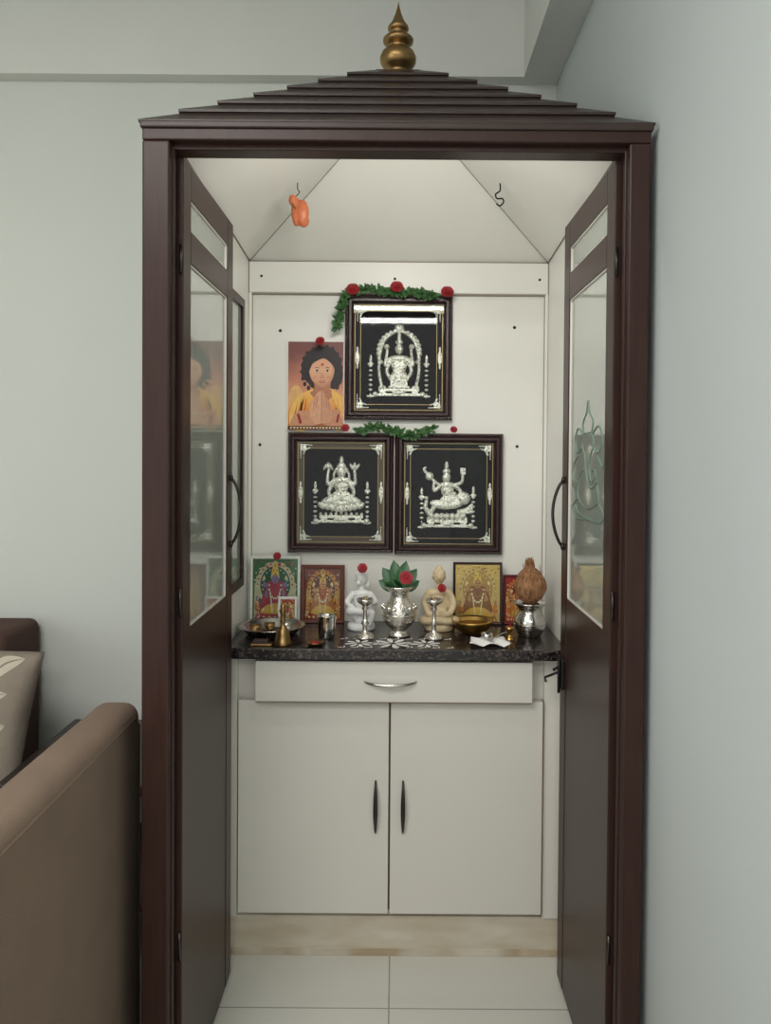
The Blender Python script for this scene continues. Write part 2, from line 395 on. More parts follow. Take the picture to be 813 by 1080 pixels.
etch([(cy-.036, cz+.090), (cy-.075, cz+.110), (cy-.100, cz+.075), (cy-.080, cz+.040), (cy-.042, cz+.052)])
etch([(cy+.036, cz+.090), (cy+.075, cz+.110), (cy+.100, cz+.075), (cy+.080, cz+.040), (cy+.042, cz+.052)])
etch([(cy-.070, cz+.030), (cy-.105, cz+.000), (cy-.120, cz+.030)]); etch([(cy+.070, cz+.030), (cy+.110, cz+.000), (cy+.105, cz-.040), (cy+.070, cz-.050)])
etch([(cy-.070, cz-.050), (cy-.075, cz-.095), (cy, cz-.120), (cy+.070, cz-.095), (cy+.065, cz-.040), (cy+.030, cz-.010)])
etch([(cy-.075, cz-.095), (cy-.115, cz-.125), (cy-.080, cz-.150), (cy+.060, cz-.140), (cy+.090, cz-.120)]); etch([(cy+.070, cz-.095), (cy+.115, cz-.125), (cy+.085, cz-.155), (cy-.010, cz-.150)])
box('base_carcass', -.48, .48, 2.20, 2.48, FZ, .853, M['lamc'])
box('base_side_strip_left', -.48, -.452, 2.182, 2.20, .094, .853, M['lamc'], .001)
box('base_side_strip_right', .424, .48, 2.182, 2.20, .094, .853, M['lamc'], .001)
box('base_plinth', -.48, .48, 2.19, 2.201, FZ, .094, M['stain'], .001)
box('base_plinth_foot', -.48, .48, 2.1885, 2.192, FZ, FZ+.022, M['stain2'], .001)
box('base_door_left', -.447, -.0185, 2.17, 2.199, .112, .723, M['lamc'], .002)
box('base_door_right', -.0135, .419, 2.17, 2.199, .112, .723, M['lamc'], .002)
box('base_door_gap', -.0185, -.0135, 2.19, 2.1995, .112, .723, M['edge'])
box('base_door_edge', .419, .4212, 2.171, 2.199, .112, .723, M['edge'])
box('base_drawer', -.394, .383, 2.14, 2.199, .729, .843, M['lamc'], .002)
box('base_drawer_edge', -.394, .383, 2.142, 2.199, .7268, .729, M['edge'])
box('granite_counter', -.479, .479, 2.12, 2.48, .853, .883, M['granite'], .003)
def bow(n, a, b, out, r, m, spindle=False):
    a = Vector(a); b = Vector(b); N_ = 24; pts = [a.lerp(b, i/N_)+Vector(out)*math.sin(pi*i/N_)**.6 for i in range(N_+1)]
    tube(n, pts, [r*(.55+.75*math.sin(pi*i/N_)) for i in range(N_+1)] if spindle else r, m)
bow('base_handle_left', (-.055, 2.17, .345), (-.055, 2.17, .495), (0, -.022, 0), .0050, M['dsteel'], True)
bow('base_handle_right', (.023, 2.17, .345), (.023, 2.17, .495), (0, -.022, 0), .0050, M['dsteel'], True)
bow('drawer_handle', (-.088, 2.14, .788), (.058, 2.14, .788), (0, -.022, -.006), .0044, M['steel'], True)
box('lamp_batten', -.20, .20, 1.6275, 1.640, 2.066, 2.086, M['white'], .002)
lathe('lamp_socket', [(0, 0), (.008, 0), (.008, .01), (0, .01)], (-.2, 1.645, 2.068), M['white'], 1, 12)
end()

# ------------------------------------------------------------ framed silver reliefs
def corner(v, x, y, sx, sy, yy, m, k=1.):
    its = [('p', [(x, y), (x+sx*12*k, y)], 1.5, .6), ('p', [(x, y), (x, y+sy*14*k)], 1.5, .6), ('e', x+sx*3*k, y+sy*3*k, 3.4*k, 3.4*k, 0, .003), ('p', [(x+sx*3, y+sy*9*k), (x+sx*5*k, y+sy*5*k), (x+sx*10*k, y+sy*3)], 1.3, .8)]
    blob('corner_filigree', v, yy, its, m, .0012, .003)
def relief_picture(name, x0, y0, x1, y1, items, posts, matm, tilt=0, fw=9):
    d = 2.47; v = V(d); yb = 2.4795
    e = begin(name, (v.x((x0+x1)/2), 2.4795, v.z(y1)))
    X0, X1, Z0, Z1 = v.x(x0), v.x(x1), v.z(y1), v.z(y0); u = v.s
    moulding('frame', X0, X1, Z0, Z1, [(0, yb), (0, 2.462), (.004, 2.455), (.010, 2.457), (.014, 2.450), (.021, 2.450), (.025, 2.458), (fw*u, 2.461), (fw*u, yb)], M['pframe'])
    beads('frame_beads', X0+.007, X1-.007, Z0+.007, Z1-.007, 2.456, .0032, M['pframe'])
    box('mat_board', X0+.02, X1-.02, 2.474, 2.479, Z0+.02, Z1-.02, matm)
    i = fw*u+.003
    moulding('gold_slip', X0+i, X1-i, Z0+i, Z1-i, [(0, 2.474), (0, 2.470), (.0026, 2.470), (.0026, 2.474)], M['golddull'])
    i2 = (fw+7)*u
    cx = (x0+x1)/2; cyy = (y0+y1)/2
    box('velvet_panel', X0+i2, X1-i2, 2.4725, 2.474, Z0+i2, Z1-i2, M['velvet'])
    moulding('inner_slip', X0+i2, X1-i2, Z0+i2, Z1-i2, [(0, 2.474), (0, 2.471), (.002, 2.471), (.002, 2.474)], M['golddull'])
    o = fw+4
    for sx, px in ((1, x0+o), (-1, x1-o)):
        for sy, py in ((1, y0+o), (-1, y1-o)): corner(v, px, py, sx, sy, 2.472, M['silver'])
    for px in (x0+fw+4, x1-fw-4):
        blob('side_rosette', v, 2.472, [('e', px, cyy, 2.6, 8, 0, .002), ('e', px, cyy-9, 1.3, 3, 0, .002), ('e', px, cyy+9, 1.3, 3, 0, .002)], M['silver'], .0012, .002)
    blob('silver_relief', v, 2.4725, items, M['silver'], .0012, .010)
    for (px, ya, yb2) in posts:
        its = [('p', [(px, yb2), (px, ya+6)], 1.1), ('b', px-4, yb2-2, px+4, yb2, .004), ('e', px, ya+6, 3.5, 2), ('e', px, ya+1, 1.6, 5)]
        its += [('e', px, ya+8+k*5, 2.2, 1.3) for k in range(int((yb2-ya-10)/5))]
        blob('lamp_post_relief', v, 2.4725, its, M['silver'], .0013, .004)
    box('glass', X0+fw*u-.001, X1-fw*u+.001, 2.4605, 2.4612, Z0+fw*u-.001, Z1-fw*u+.001, M['glass'])
    if tilt: e.rotation_euler = (math.radians(tilt), 0, 0)
    end(); return e
def pedestal(cx, y, w):
    return [('b', cx-w, y-3, cx+w, y, .006), ('b', cx-w*.86, y-8, cx+w*.86, y-5, .005), ('b', cx-w*.8, y-6, cx-w*.55, y-1), ('b', cx+w*.55, y-6, cx+w*.8, y-1), ('e', cx, y-4, w*.3, 3),
            ('e', cx-w, y-2, 3, 3), ('e', cx+w, y-2, 3, 3)] + [('e', cx-w*.8+k*w*.2, y-9, 1.7, 2.2) for k in range(9)]
cx = 420
A = pedestal(cx, 418, 25)
A += [('p', [(402, 408), (399, 392), (400, 372), (406, 357), (420, 349), (434, 357), (440, 372), (441, 392), (438, 408)], 2.0)]
A += [('e', cx+20.5*math.sin(a)*1.08, 371-22*math.cos(a), 2.4, 2.4) for a in [math.radians(t) for t in range(-120, 121, 12)]]
A += [('e', cx, 346, 5, 4), ('e', cx, 356, 2.4, 6), ('e', cx, 361, 4.2, 3), ('e', cx, 368.5, 4.6, 5.2, 0, .012), ('e', cx, 385, 8.5, 10, 0, .008), ('e', cx, 378, 11.5, 3.4), ('e', cx, 399, 9.5, 10, 0, .009), ('b', cx-9, 400, cx+9, 409, .006)]
A += [('p', [(cx-10, 379), (cx-14.5, 385), (cx-13, 374), (cx-12.5, 368)], 2.2, 1.5), ('p', [(cx+10, 379), (cx+14.5, 385), (cx+13, 374), (cx+12.5, 368)], 2.2, 1.5)]
A += [('p', [(cx-9, 381), (cx-13, 391), (cx-9, 400)], 2.4, 1.8), ('p', [(cx+9, 381), (cx+13, 391), (cx+9, 400)], 2.4, 1.8), ('e', cx-13, 366, 2.8, 3.2), ('e', cx+13, 366, 2.8, 3.2)]
A += [('e', cx+dx, 382+dy, 1.5, 1.5, 0, .0125) for dx, dy in ((-6, 0), (-6, 6), (-5, 12), (-3, 17), (0, 20), (3, 17), (5, 12), (6, 6), (6, 0))]
relief_picture('silver_deity_picture', 363, 312, 476, 443, A, [(390, 378, 419), (449, 378, 419)], M['velvet'], -1.0)
# four-armed goddess on lotus, raised lotus buds
def lakshmi(cx, top):
    f = lambda dy: top+dy
    L = [('e', cx, f(4), 2.6, 6), ('e', cx, f(9), 5, 4), ('e', cx, f(15.5), 5, 5.8, 0, .012), ('e', cx, f(29), 8, 9, 0, .008), ('e', cx, f(24), 10.5, 3.6), ('e', cx, f(40), 10.5, 5.5, 0, .009),
         ('e', cx-10, f(45), 12, 5, -14, .011), ('e', cx+10, f(45), 12, 5, 14, .010), ('e', cx, f(48), 15, 3.4)]
    for s in (-1, 1):
        L += [('p', [(cx+s*8, f(25)), (cx+s*14, f(28)), (cx+s*14.5, f(20)), (cx+s*13.5, f(13))], 2.4, 1.6), ('p', [(cx+s*8, f(26)), (cx+s*13, f(35)), (cx+s*12, f(42))], 2.7, 1.9)]
        L += [('e', cx+s*(14+d), f(9-abs(d)*-.3), 1.8, 4.4, d*10) for d in (-3, 0, 3)]
        L += [('p', [(cx+s*5, f(12)), (cx+s*8, f(18)), (cx+s*8, f(25))], 1.6, 1.2)]
    L += [('e', cx+dx, f(26+dy), 1.3, 1.3, 0, .0125) for dx, dy in ((-5, 0), (-4, 5), (-2, 9), (0, 11), (2, 9), (4, 5), (5, 0))]
    L += [('e', cx+(k-4)*5.2, f(54)-abs(k-4)*.8, 3.0, 5, (k-4)*12) for k in range(9)]
    return L
# goddess seated sideways playing a long veena, peacock beside her
def saraswati(cx, top):
    f = lambda dy: top+dy
    L = [('e', cx-1, f(3), 2.4, 6), ('e', cx-1, f(8), 4.4, 3.6), ('e', cx-1, f(14.5), 4.6, 5.4, 8, .012), ('e', cx, f(27), 7, 8.5, 6, .008), ('e', cx, f(22), 9, 3.4)]
    L += [('e', cx+2, f(38), 10, 5.5, 0, .009), ('e', cx-6, f(43), 13, 5, 10, .011), ('e', cx+9, f(42), 10, 5, -20, .010), ('p', [(cx-12, f(43)), (cx-16, f(49)), (cx-17, f(54))], 3, 2)]
    L += [('p', [(cx-22, f(10)), (cx-10, f(21)), (cx+16, f(36))], 1.6, 2.2), ('e', cx+17, f(36), 7.5, 7, 20, .0125), ('e', cx-19, f(13), 4.6, 4.6), ('p', [(cx-22, f(10)), (cx-25, f(6)), (cx-23, f(4))], 1.8, 1.2)]
    L += [('p', [(cx-7, f(23)), (cx-14, f(28)), (cx-14, f(19))], 2.4, 1.7), ('p', [(cx+8, f(23)), (cx+14, f(29)), (cx+11, f(34))], 2.5, 1.8), ('p', [(cx+8, f(22)), (cx+15, f(19)), (cx+16, f(10))], 2.2, 1.5), ('b', cx+13.5, f(4), cx+19, f(11), .006)]
    L += [('p', [(cx-19, f(52)), (cx-23, f(46)), (cx-22, f(38)), (cx-25, f(35))], 3.2, 1.3), ('e', cx-22, f(36), 2.2, 2)]
    L += [('p', [(cx+12, f(50)), (cx+20, f(48)+k*1.5), (cx+26, f(43)+k*4)], 2.2, 1.6) for k in range(3)]
    L += [('e', cx+dx, f(24+dy), 1.3, 1.3, 0, .0125) for dx, dy in ((-4, 0), (-3, 5), (0, 8), (3, 5), (4, 0))]
    L += [('e', cx+(k-3)*5.6, f(55), 3.4, 3.4) for k in range(7)]
    return L
relief_picture('silver_deity_picture', 304, 457, 415, 583, lakshmi(360, 483)+pedestal(360, 552, 27), [(332.5, 512, 553), (387.5, 512, 553)], M['mat_glare'])
relief_picture('silver_deity_picture', 416.5, 457, 530, 584, saraswati(472, 489)+pedestal(472, 556, 25), [(445, 518, 557), (499.5, 516, 557)], M['velvet'])

# ------------------------------------------------------------ portrait poster
v = V(2.475); begin('portrait_poster', (v.x(332), 2.4795, v.z(408)))
box('card', v.x(302), v.x(363), 2.4745, 2.4795, v.z(455), v.z(360), M['white'])
yy = 2.4742
def L(pts, m, name='print_shape', sm=False):
    global yy; yy -= .00025; shape(v, smo(pts) if sm else pts, yy, m, name)
def LM(pl, m, name='print_shape'):
    global yy; yy -= .00025; shapes(v, pl, yy, m, name)
L([(303.5, 361.5), (361.5, 361.5), (361.5, 453.5), (303.5, 453.5)], gradz('poster_backdrop', v.z(450), v.z(362), [(206, 120, 60), (232, 180, 126), (196, 126, 100), (122, 70, 64)]))
SK = gradz('poster_skin', v.z(412), v.z(376), [(186, 120, 88), (216, 158, 122), (226, 172, 136), (220, 162, 126)], .1)
SH = gradz('poster_skin_shade', v.z(412), v.z(376), [(170, 106, 78), (200, 140, 106), (208, 150, 114), (196, 136, 104)], .1)
ORG = gradz('poster_robe', v.z(454), v.z(410), [(200, 100, 30), (230, 140, 50), (240, 184, 88)])
HR_ = paint(30, 20, 19); HL_ = paint(52, 34, 30)
L(ell(312, 425, 8, 18), paint(232, 180, 118))
L([(324, 404), (318, 398), (318, 385), (322, 375), (330, 368.5), (341, 366.5), (351, 369), (358, 378), (360, 388), (360.5, 400), (356, 409), (350, 411), (330, 410)], HR_, 'hair', True)
rn = random.Random(3)
curl = [(321, 406), (319, 400), (318, 393), (318.5, 386), (320, 379), (324, 373.5), (330, 369.5), (336, 367), (344, 367), (350, 369), (355, 374), (358, 380), (359, 388), (359, 396), (358, 403), (355, 409), (325, 410)]
LM([ell(a, b, rn.uniform(1.6, 2.4), rn.uniform(1.8, 2.8), 12) for a, b in curl], HR_, 'curls')
LM([ell(a+(339-a)*.2, b+(392-b)*.18, 2.4, .5, 10, rn.uniform(-60, 60)) for a, b in curl], HL_, 'hair_highlights')
L([(303.5, 453.5), (303.5, 434), (310, 422), (322, 414), (332, 410), (348, 410), (356, 415), (361.5, 420), (361.5, 453.5)], ORG)
L([(332, 400), (347, 400), (348, 411), (352, 416), (340, 426), (327, 416), (331, 411)], paint(188, 124, 92), 'neck', True)
L([(325.5, 392), (327, 384), (332, 378), (340, 376.5), (348, 379.5), (352, 388), (351, 398), (346.5, 406), (340, 411), (334, 408), (328, 401)], SH, 'face', True)
L([(326.5, 392), (328, 384.5), (333, 379.5), (340, 378), (346.5, 381), (349.5, 388), (348.5, 397), (345, 404.5), (339.6, 409), (334.4, 406.5), (329, 400.5)], SK, 'face_light', True)
L([(325.5, 392), (325, 381), (331, 374), (344, 373), (353, 381), (353.8, 394), (350.8, 387), (346, 381.8), (341, 379), (335, 381), (329, 385)], HR_, 'fringe', True)
LM([ell(331.5, 398.8, 2.2, 1.6), ell(346, 398.8, 2.2, 1.6)], paint(222, 156, 126))
LM([ell(333.6, 392.1, 2.2, .95), ell(344.8, 392.1, 2.2, .95)], paint(232, 226, 218))
LM([ell(333.8, 392.1, 1.1, .95), ell(344.8, 392.1, 1.1, .95), [(331, 391.4), (333.6, 390.6), (336.2, 391.7), (333.6, 391.3)], [(342.2, 391.7), (344.8, 390.6), (347.4, 391.4), (344.8, 391.3)]], paint(24, 16, 16))
LM([[(330.4, 389.2), (333.4, 388), (336.8, 389), (333.4, 388.7)], [(341.6, 389), (345, 388), (348, 389.2), (345, 388.7)]], paint(54, 34, 28))
L([(339.4, 393), (341.2, 398.3), (339.4, 399.5), (337.4, 398.4)], paint(212, 152, 118)); LM([ell(338.2, 399.2, .55, .35, 8), ell(340.7, 399.2, .55, .35, 8)], paint(150, 94, 72)); L(ell(339.4, 403.4, 3.2, 1.1), paint(178, 84, 74)); L(ell(339.4, 403.2, 2.3, .3), paint(226, 206, 196)); L(ell(339.6, 385.4, 1.2, 1.3), paint(184, 24, 30))
L([(321, 416), (316, 436), (324, 453.5), (308, 453.5), (305, 438), (312, 421)], paint(244, 196, 104), 'fold', True)
L([(349, 414), (359, 420), (361, 440), (360, 453), (353, 453.5), (356, 436)], paint(244, 190, 96), 'fold', True)
LM([[(323, 420), (320, 434), (327, 450), (322, 436)], [(354, 420), (359, 436), (356, 450), (358, 436)], [(314, 424), (310, 438), (312, 450), (312, 438)], [(318, 420), (314, 436), (318, 450), (316, 436)]], paint(204, 112, 44))
L([(306, 448), (312, 436), (322, 434), (334, 440), (338, 447), (324, 451), (312, 452)], paint(210, 150, 114), 'left_forearm', True)
L([(361, 448), (357, 434), (350, 433), (342, 440), (339, 447), (350, 451)], paint(202, 140, 106), 'right_forearm', True)
L([(331, 447), (326.5, 437), (327, 428), (332, 419), (337, 413), (339, 416), (339, 430), (340, 446)], paint(222, 166, 130), 'left_hand', True)
L([(347, 446), (350.5, 436), (348, 426), (343, 418), (340, 413), (339, 416), (338.6, 430), (339, 446)], paint(210, 152, 118), 'right_hand', True)
LM([[a_, (a_[0]+.5, a_[1]), (b_[0]+.5, b_[1]), b_] for a_, b_ in (((338.8, 414), (338.6, 445)), ((332, 421), (330, 434)), ((334.5, 418), (333.2, 431)), ((345.5, 422), (347, 434)), ((343, 418), (344.2, 431)))], paint(164, 104, 80))
LM([[(316, 448), (313, 438), (315.5, 437), (318.5, 447)], [(354, 446), (356, 437), (358, 438), (356.5, 446)]], paint(150, 28, 34))
L([(303.5, 450), (361.5, 450), (361.5, 454), (303.5, 454)], paint(84, 30, 26))
LM([[(306+k*3.4, 451), (308.4+k*3.4, 451), (307.8+k*3.4, 453), (306+k*3.4, 453)] for k in range(16)], paint(226, 200, 150))
end()

# ------------------------------------------------------------ small printed pictures on the counter
ZT = .883
def printed(name, x0, y0, x1, y1, d, framem, fw, bg, halo, robe, face, tilt=-4, dots=(230, 210, 150), acc=(210, 70, 60)):
    v = V(d); e = begin(name, (v.x((x0+x1)/2), d, ZT)); u = v.s
    X0, X1, Z1 = v.x(x0), v.x(x1), v.z(y0); Z0 = ZT+.0005
    moulding('frame', X0, X1, Z0, Z1, [(0, d+.006), (0, d-.004), (.002, d-.006), (fw*u-.001, d-.005), (fw*u, d-.002), (fw*u, d+.006)], framem)
    box('backing', X0+.001, X1-.001, d, d+.006, Z0+.001, Z1-.001, bg)
    cx = (x0+x1)/2; H = (y1-y0); W2 = (x1-x0)/2-fw; y = d-.0002; rn = random.Random(int(x0))
    def S(pts, m):
        nonlocal y; y -= .00015; shape(v, pts, y, m)
    def MS(pl, m):
        nonlocal y; y -= .00015; shapes(v, pl, y, m)
    MS([[(cx+s*W2*.95, y1-fw-1), (cx+s*W2*.72, y1-fw-1), (cx+s*W2*.76, y0+H*.4), (cx+s*W2*.92, y0+H*.4)] for s in (-1, 1)], halo[0])
    S(ell(cx, y0+H*.42, W2*.86, H*.34, 40, 0, .05, 15), halo[0]); S(ell(cx, y0+H*.43, W2*.68, H*.28), halo[1])
    MS([ell(cx+W2*.77*math.cos(a), y0+H*.42+H*.31*math.sin(a), 1.1, 1.1, 8) for a in [k*pi/12 for k in range(12, 25)]], paint(*acc))
    MS([ell(cx+W2*.58*math.cos(a), y0+H*.43+H*.24*math.sin(a), .8, .8, 8) for a in [k*pi/11 for k in range(0, 22)]], paint(*dots))
    S([(cx-W2*.95, y1-fw-.5), (cx-W2*.8, y1-fw-H*.12), (cx+W2*.8, y1-fw-H*.12), (cx+W2*.95, y1-fw-.5)], paint(*acc))
    MS([ell(cx+W2*t, y1-fw-H*.05, 1.2, 1.4, 8) for t in (-.75, -.5, -.25, 0, .25, .5, .75)], paint(*dots))
    S(smo([(cx-W2*.62, y1-fw-H*.11), (cx-W2*.5, y0+H*.52), (cx-W2*.3, y0+H*.38), (cx+W2*.3, y0+H*.38), (cx+W2*.5, y0+H*.52), (cx+W2*.62, y1-fw-H*.11)], 4), robe)
    S(smo([(cx-W2*.64, y1-fw-H*.11), (cx-W2*.3, y1-fw-H*.24), (cx+W2*.3, y1-fw-H*.24), (cx+W2*.64, y1-fw-H*.11)], 4), paint(226, 180, 84))
    MS([[(cx+s*W2*.08, y1-fw-H*.12), (cx+s*W2*.2, y0+H*.52), (cx+s*W2*.25, y0+H*.52), (cx+s*W2*.15, y1-fw-H*.12)] for s in (-1, 1)], paint(*dots))
    S([(cx-W2*.2, y0+H*.33), (cx-W2*.15, y0+H*.2), (cx-W2*.08, y0+H*.13), (cx, y0+H*.08), (cx+W2*.08, y0+H*.13), (cx+W2*.15, y0+H*.2), (cx+W2*.2, y0+H*.33)], paint(236, 200, 96))
    MS([ell(cx+dx*W2, y0+H*q, .8, 1, 8) for dx, q in ((0, .14), (-.08, .21), (.08, .21), (0, .26))], paint(*acc))
    S(ell(cx, y0+H*.34, W2*.17, H*.068), face)
    MS([ell(cx+s*W2*.06, y0+H*.333, .7, .5, 8) for s in (-1, 1)]+[ell(cx, y0+H*.375, 1.1, .45, 8)], paint(40, 24, 22))
    MS([ell(cx+W2*.27*math.cos(a), y0+H*.43+H*.2*math.sin(a), 1.1, 1.2, 8) for a in [k*pi/9 for k in range(0, 10)]], paint(240, 226, 190))
    MS([ell(cx+W2*.17*math.cos(a), y0+H*.42+H*.12*math.sin(a), .8, .9, 8) for a in [k*pi/7 for k in range(0, 8)]], paint(*acc))
    MS([smo([(cx+s*W2*.26, y0+H*.42), (cx+s*W2*.52, y0+H*.47), (cx+s*W2*.5, y0+H*.36), (cx+s*W2*.42, y0+H*.40)], 3) for s in (-1, 1)], face)
    MS([smo([(cx+s*W2*.3, y0+H*.45), (cx+s*W2*.48, y0+H*.58), (cx+s*W2*.3, y0+H*.62), (cx+s*W2*.34, y0+H*.54)], 3) for s in (-1, 1)], face)
    MS([ell(cx+s*W2*.5, y0+H*.33, 1.6, 1.8, 10) for s in (-1, 1)], paint(240, 222, 160))
    MS([ell(cx+s*W2*.80, y1-fw-H*.22, W2*.11, H*.09) for s in (-1, 1)], paint(214, 130, 70)); MS([ell(cx+s*W2*.80, y1-fw-H*.33, W2*.07, H*.035) for s in (-1, 1)], face)
    MS([ell(cx+rn.uniform(-.95, .95)*W2, y0+fw+rn.uniform(.02, .14)*H, rn.uniform(.6, 1.3), rn.uniform(.6, 1.2), 7) for _ in range(16)], paint(*acc))
    MS([ell(cx+s*rn.uniform(.66, .95)*W2, y0+fw+rn.uniform(.1, .85)*H, rn.uniform(.5, 1.1), rn.uniform(.5, 1.1), 7) for _ in range(18) for s in (-1, 1)], paint(*dots))
    box('glass', X0+fw*u, X1-fw*u, d-.0055, d-.0053, Z0+fw*u, Z1-fw*u, M['glass'])
    e.rotation_euler = (math.radians(tilt), 0, 0); end()
printed('framed_deity_print', 264, 588, 317, 659, 2.44, paint(226, 228, 220), 3, paint(72, 118, 76), (paint(214, 206, 170), paint(60, 104, 84)), paint(178, 64, 84), paint(150, 130, 170), tilt=-2.5, acc=(206, 70, 90), dots=(226, 226, 200))
printed('framed_deity_print', 318, 597, 364, 659, 2.443, paint(104, 56, 40), 4, paint(126, 56, 42), (paint(216, 160, 72), paint(110, 52, 40)), paint(196, 120, 60), paint(220, 160, 110), tilt=-2.5, acc=(168, 40, 36))
printed('framed_deity_print', 294, 631, 314, 661, 2.408, M['white'], 2.5, paint(206, 170, 120), (paint(220, 190, 120), paint(180, 120, 70)), paint(190, 70, 60), paint(200, 140, 100), tilt=-2.5)
printed('framed_deity_print', 479, 593, 531, 660, 2.44, M['pframe'], 2.6, M['gold'], (paint(222, 190, 118), paint(190, 146, 76)), paint(150, 96, 48), paint(196, 146, 90), tilt=-2.5, acc=(176, 128, 62), dots=(238, 214, 150))
printed('framed_deity_print', 532, 606, 562, 658, 2.448, paint(90, 30, 30), 2.5, paint(168, 44, 40), (paint(226, 150, 60), paint(150, 40, 40)), paint(220, 130, 50), paint(220, 160, 110), tilt=-2)

# ------------------------------------------------------------ statues
def statue(name, px, d, h, m, kind):
    x = (px-419)*d/810; y = d; k = h/.20
    e = begin(name, (x, y, ZT)); P = lambda a, b, c: (x+a*k, y+b*k, ZT+c*k)
    lathe('plinth', [(0, 0), (.042, 0), (.044, .004), (.042, .016), (.038, .02), (0, .02)], (x, y, ZT), m, k, 32)
    E = lambda a, b, c, r1, r2, r3: ('e',)+P(a, b, c)+(r1*k, r2*k, r3*k)
    T = lambda pts, r0, r1: ('p', [P(*p) for p in pts], r0*k, r1*k)
    it = [E(0, 0, .045, .03, .024, .03), E(0, 0, .085, .025, .018, .032), E(0, 0, .11, .032, .016, .014), T([(0, 0, .12), (0, 0, .14)], .010, .009), E(0, -.001, .158, .018, .019, .0225), E(0, -.020, .155, .003, .004, .006), E(-.018, 0, .156, .003, .004, .008), E(.018, 0, .156, .003, .004, .008)]
    if kind == 'baba':
        it += [E(0, .004, .168, .021, .020, .018), E(.018, .008, .145, .009, .008, .018), E(-.010, -.016, .147, .007, .004, .008),
               T([(-.012, 0, .04), (-.034, -.025, .06), (0, -.036, .062), (.024, -.036, .056)], .015, .010), T([(.014, 0, .04), (.034, -.03, .055), (.028, -.036, .024)], .015, .009),
               T([(-.028, 0, .108), (-.044, -.008, .085), (-.026, -.026, .072)], .011, .007), T([(.028, 0, .108), (.044, -.008, .085), (.032, -.028, .092), (.026, -.03, .112)], .011, .006),
               E(0, .014, .06, .042, .012, .05)]
    else:
        it += [E(0, .004, .180, .011, .011, .010), E(0, .002, .168, .019, .019, .014), T([(-.018, 0, .032), (-.050, -.015, .03), (-.02, -.034, .03), (.016, -.034, .032)], .014, .009), T([(.018, 0, .032), (.050, -.015, .03), (.02, -.034, .03), (-.014, -.032, .038)], .014, .008),
               T([(-.028, 0, .108), (-.042, -.006, .08), (-.030, -.024, .052), (-.004, -.030, .048)], .013, .008), T([(.028, 0, .108), (.042, -.006, .08), (.030, -.024, .052), (.004, -.030, .050)], .013, .008), E(0, -.03, .05, .012, .006, .006), E(0, 0, .075, .034, .017, .035)]
    body('figure', it, m, .0019*k, 2)
    end()
statue('white_marble_saint_statue', 382, 2.37, .197, M['marble'], 'baba')
statue('seated_buddha_statue', 464, 2.37, .208, M['cream'], 'buddha')

# ------------------------------------------------------------ vessels
def at(px, d): return ((px-419)*d/810, d, ZT)
s = 2.28/810
loc = at(422, 2.28); begin('silver_kalash_pot', loc)
lathe('pot', [(11, 0), (12, 2), (8, 5), (7.5, 7), (12, 11), (17, 17), (19, 24), (18, 31), (13, 37), (10, 40), (9.5, 45), (12, 49), (16, 52), (16.5, 53.5), (15, 53.5), (9, 47), (9, 41)], loc, M['silverp'], s)
tube('belly_ring', [(loc[0]+19.3*s*math.cos(a*pi/16), loc[1]+19.3*s*math.sin(a*pi/16), loc[2]+24*s) for a in range(32)], .0022, M['silverp'], True)
bm = bmesh.new()
for k in range(14):
    a = 2*pi*k/14; sphere(bm, (loc[0]+17.8*s*math.cos(a), loc[1]+17.8*s*math.sin(a), loc[2]+31*s), (.005, .005, .008), None, 8)
frombm('embossed_petals', bm, M['silverp'], True)
bm = bmesh.new(); top = Vector((loc[0], loc[1], loc[2]+50*s))
for a, l, w in ((-62, .062, .034), (-34, .082, .04), (-10, .092, .042), (12, .090, .042), (36, .080, .04), (62, .060, .034)):
    r = math.radians(a); leafgeo(bm, top+Vector((math.sin(r)*.01, 0, -.005)), (math.sin(r), .12, math.cos(r)), (0, -1, .2), l, w)
for a in (150, 210, 100, 260):
    r = math.radians(a); leafgeo(bm, top, (math.cos(r), math.sin(r)*.4, .5), (0, -.3, 1), .05, .028)
frombm('betel_leaves', bm, M['leafd'], True); end()
for px, d in ((386, 2.25), (459, 2.25)):
    loc = at(px, d); begin('oil_lamp_stand', loc); s = d/810*.94
    lathe('stand', [(0, 0), (10.5, 0), (11, 1.5), (9, 4), (4, 7), (2.6, 9), (2.6, 14), (4.6, 17), (2.6, 20), (2, 31), (4, 33.5), (2.6, 36), (5, 38), (9, 41), (10, 44.5), (9.2, 44.5), (7, 42), (0, 41)], loc, M['silverp'], s)
    lathe('wick_flame_holder', [(0, 42), (1.2, 42), (1, 47), (0, 48)], loc, M['brass'], s, 12); end()
loc = at(299, 2.165); s = 2.165/810; begin('brass_hand_bell', loc)
lathe('bell', [(9, .3), (10, .3), (10.5, 1.5), (8.5, 5), (7.2, 11), (6.6, 15), (4.5, 18.5), (2.6, 20), (2, 23), (3.4, 25.5), (2, 28), (2.6, 33), (4.2, 36), (2.4, 39), (3, 41.5), (0, 45)], loc, M['brassd'], s)
lathe('clapper', [(0, .5), (2, .5), (2, 3), (.6, 4), (.6, 10), (0, 10)], loc, M['brass'], s, 12); end()
loc = at(345.5, 2.25); s = 2.25/810; begin('steel_tumbler', loc)
lathe('cup', [(0, 0), (8, 0), (8.6, 1), (9.2, 12), (9.8, 23), (10.4, 24), (9.8, 24.2), (9, 22), (8.2, 2), (0, 1.6)], loc, M['steel'], s); end()
loc = (-.372, 2.292, ZT); begin('steel_puja_plate', loc)
lathe('plate', [(0, 0), (.062, 0), (.074, .004), (.092, .024), (.098, .028), (.1, .0265), (.099, .030), (.091, .0275), (.072, .0065), (.06, .003), (0, .003)], loc, M['steel'], 1, 56)
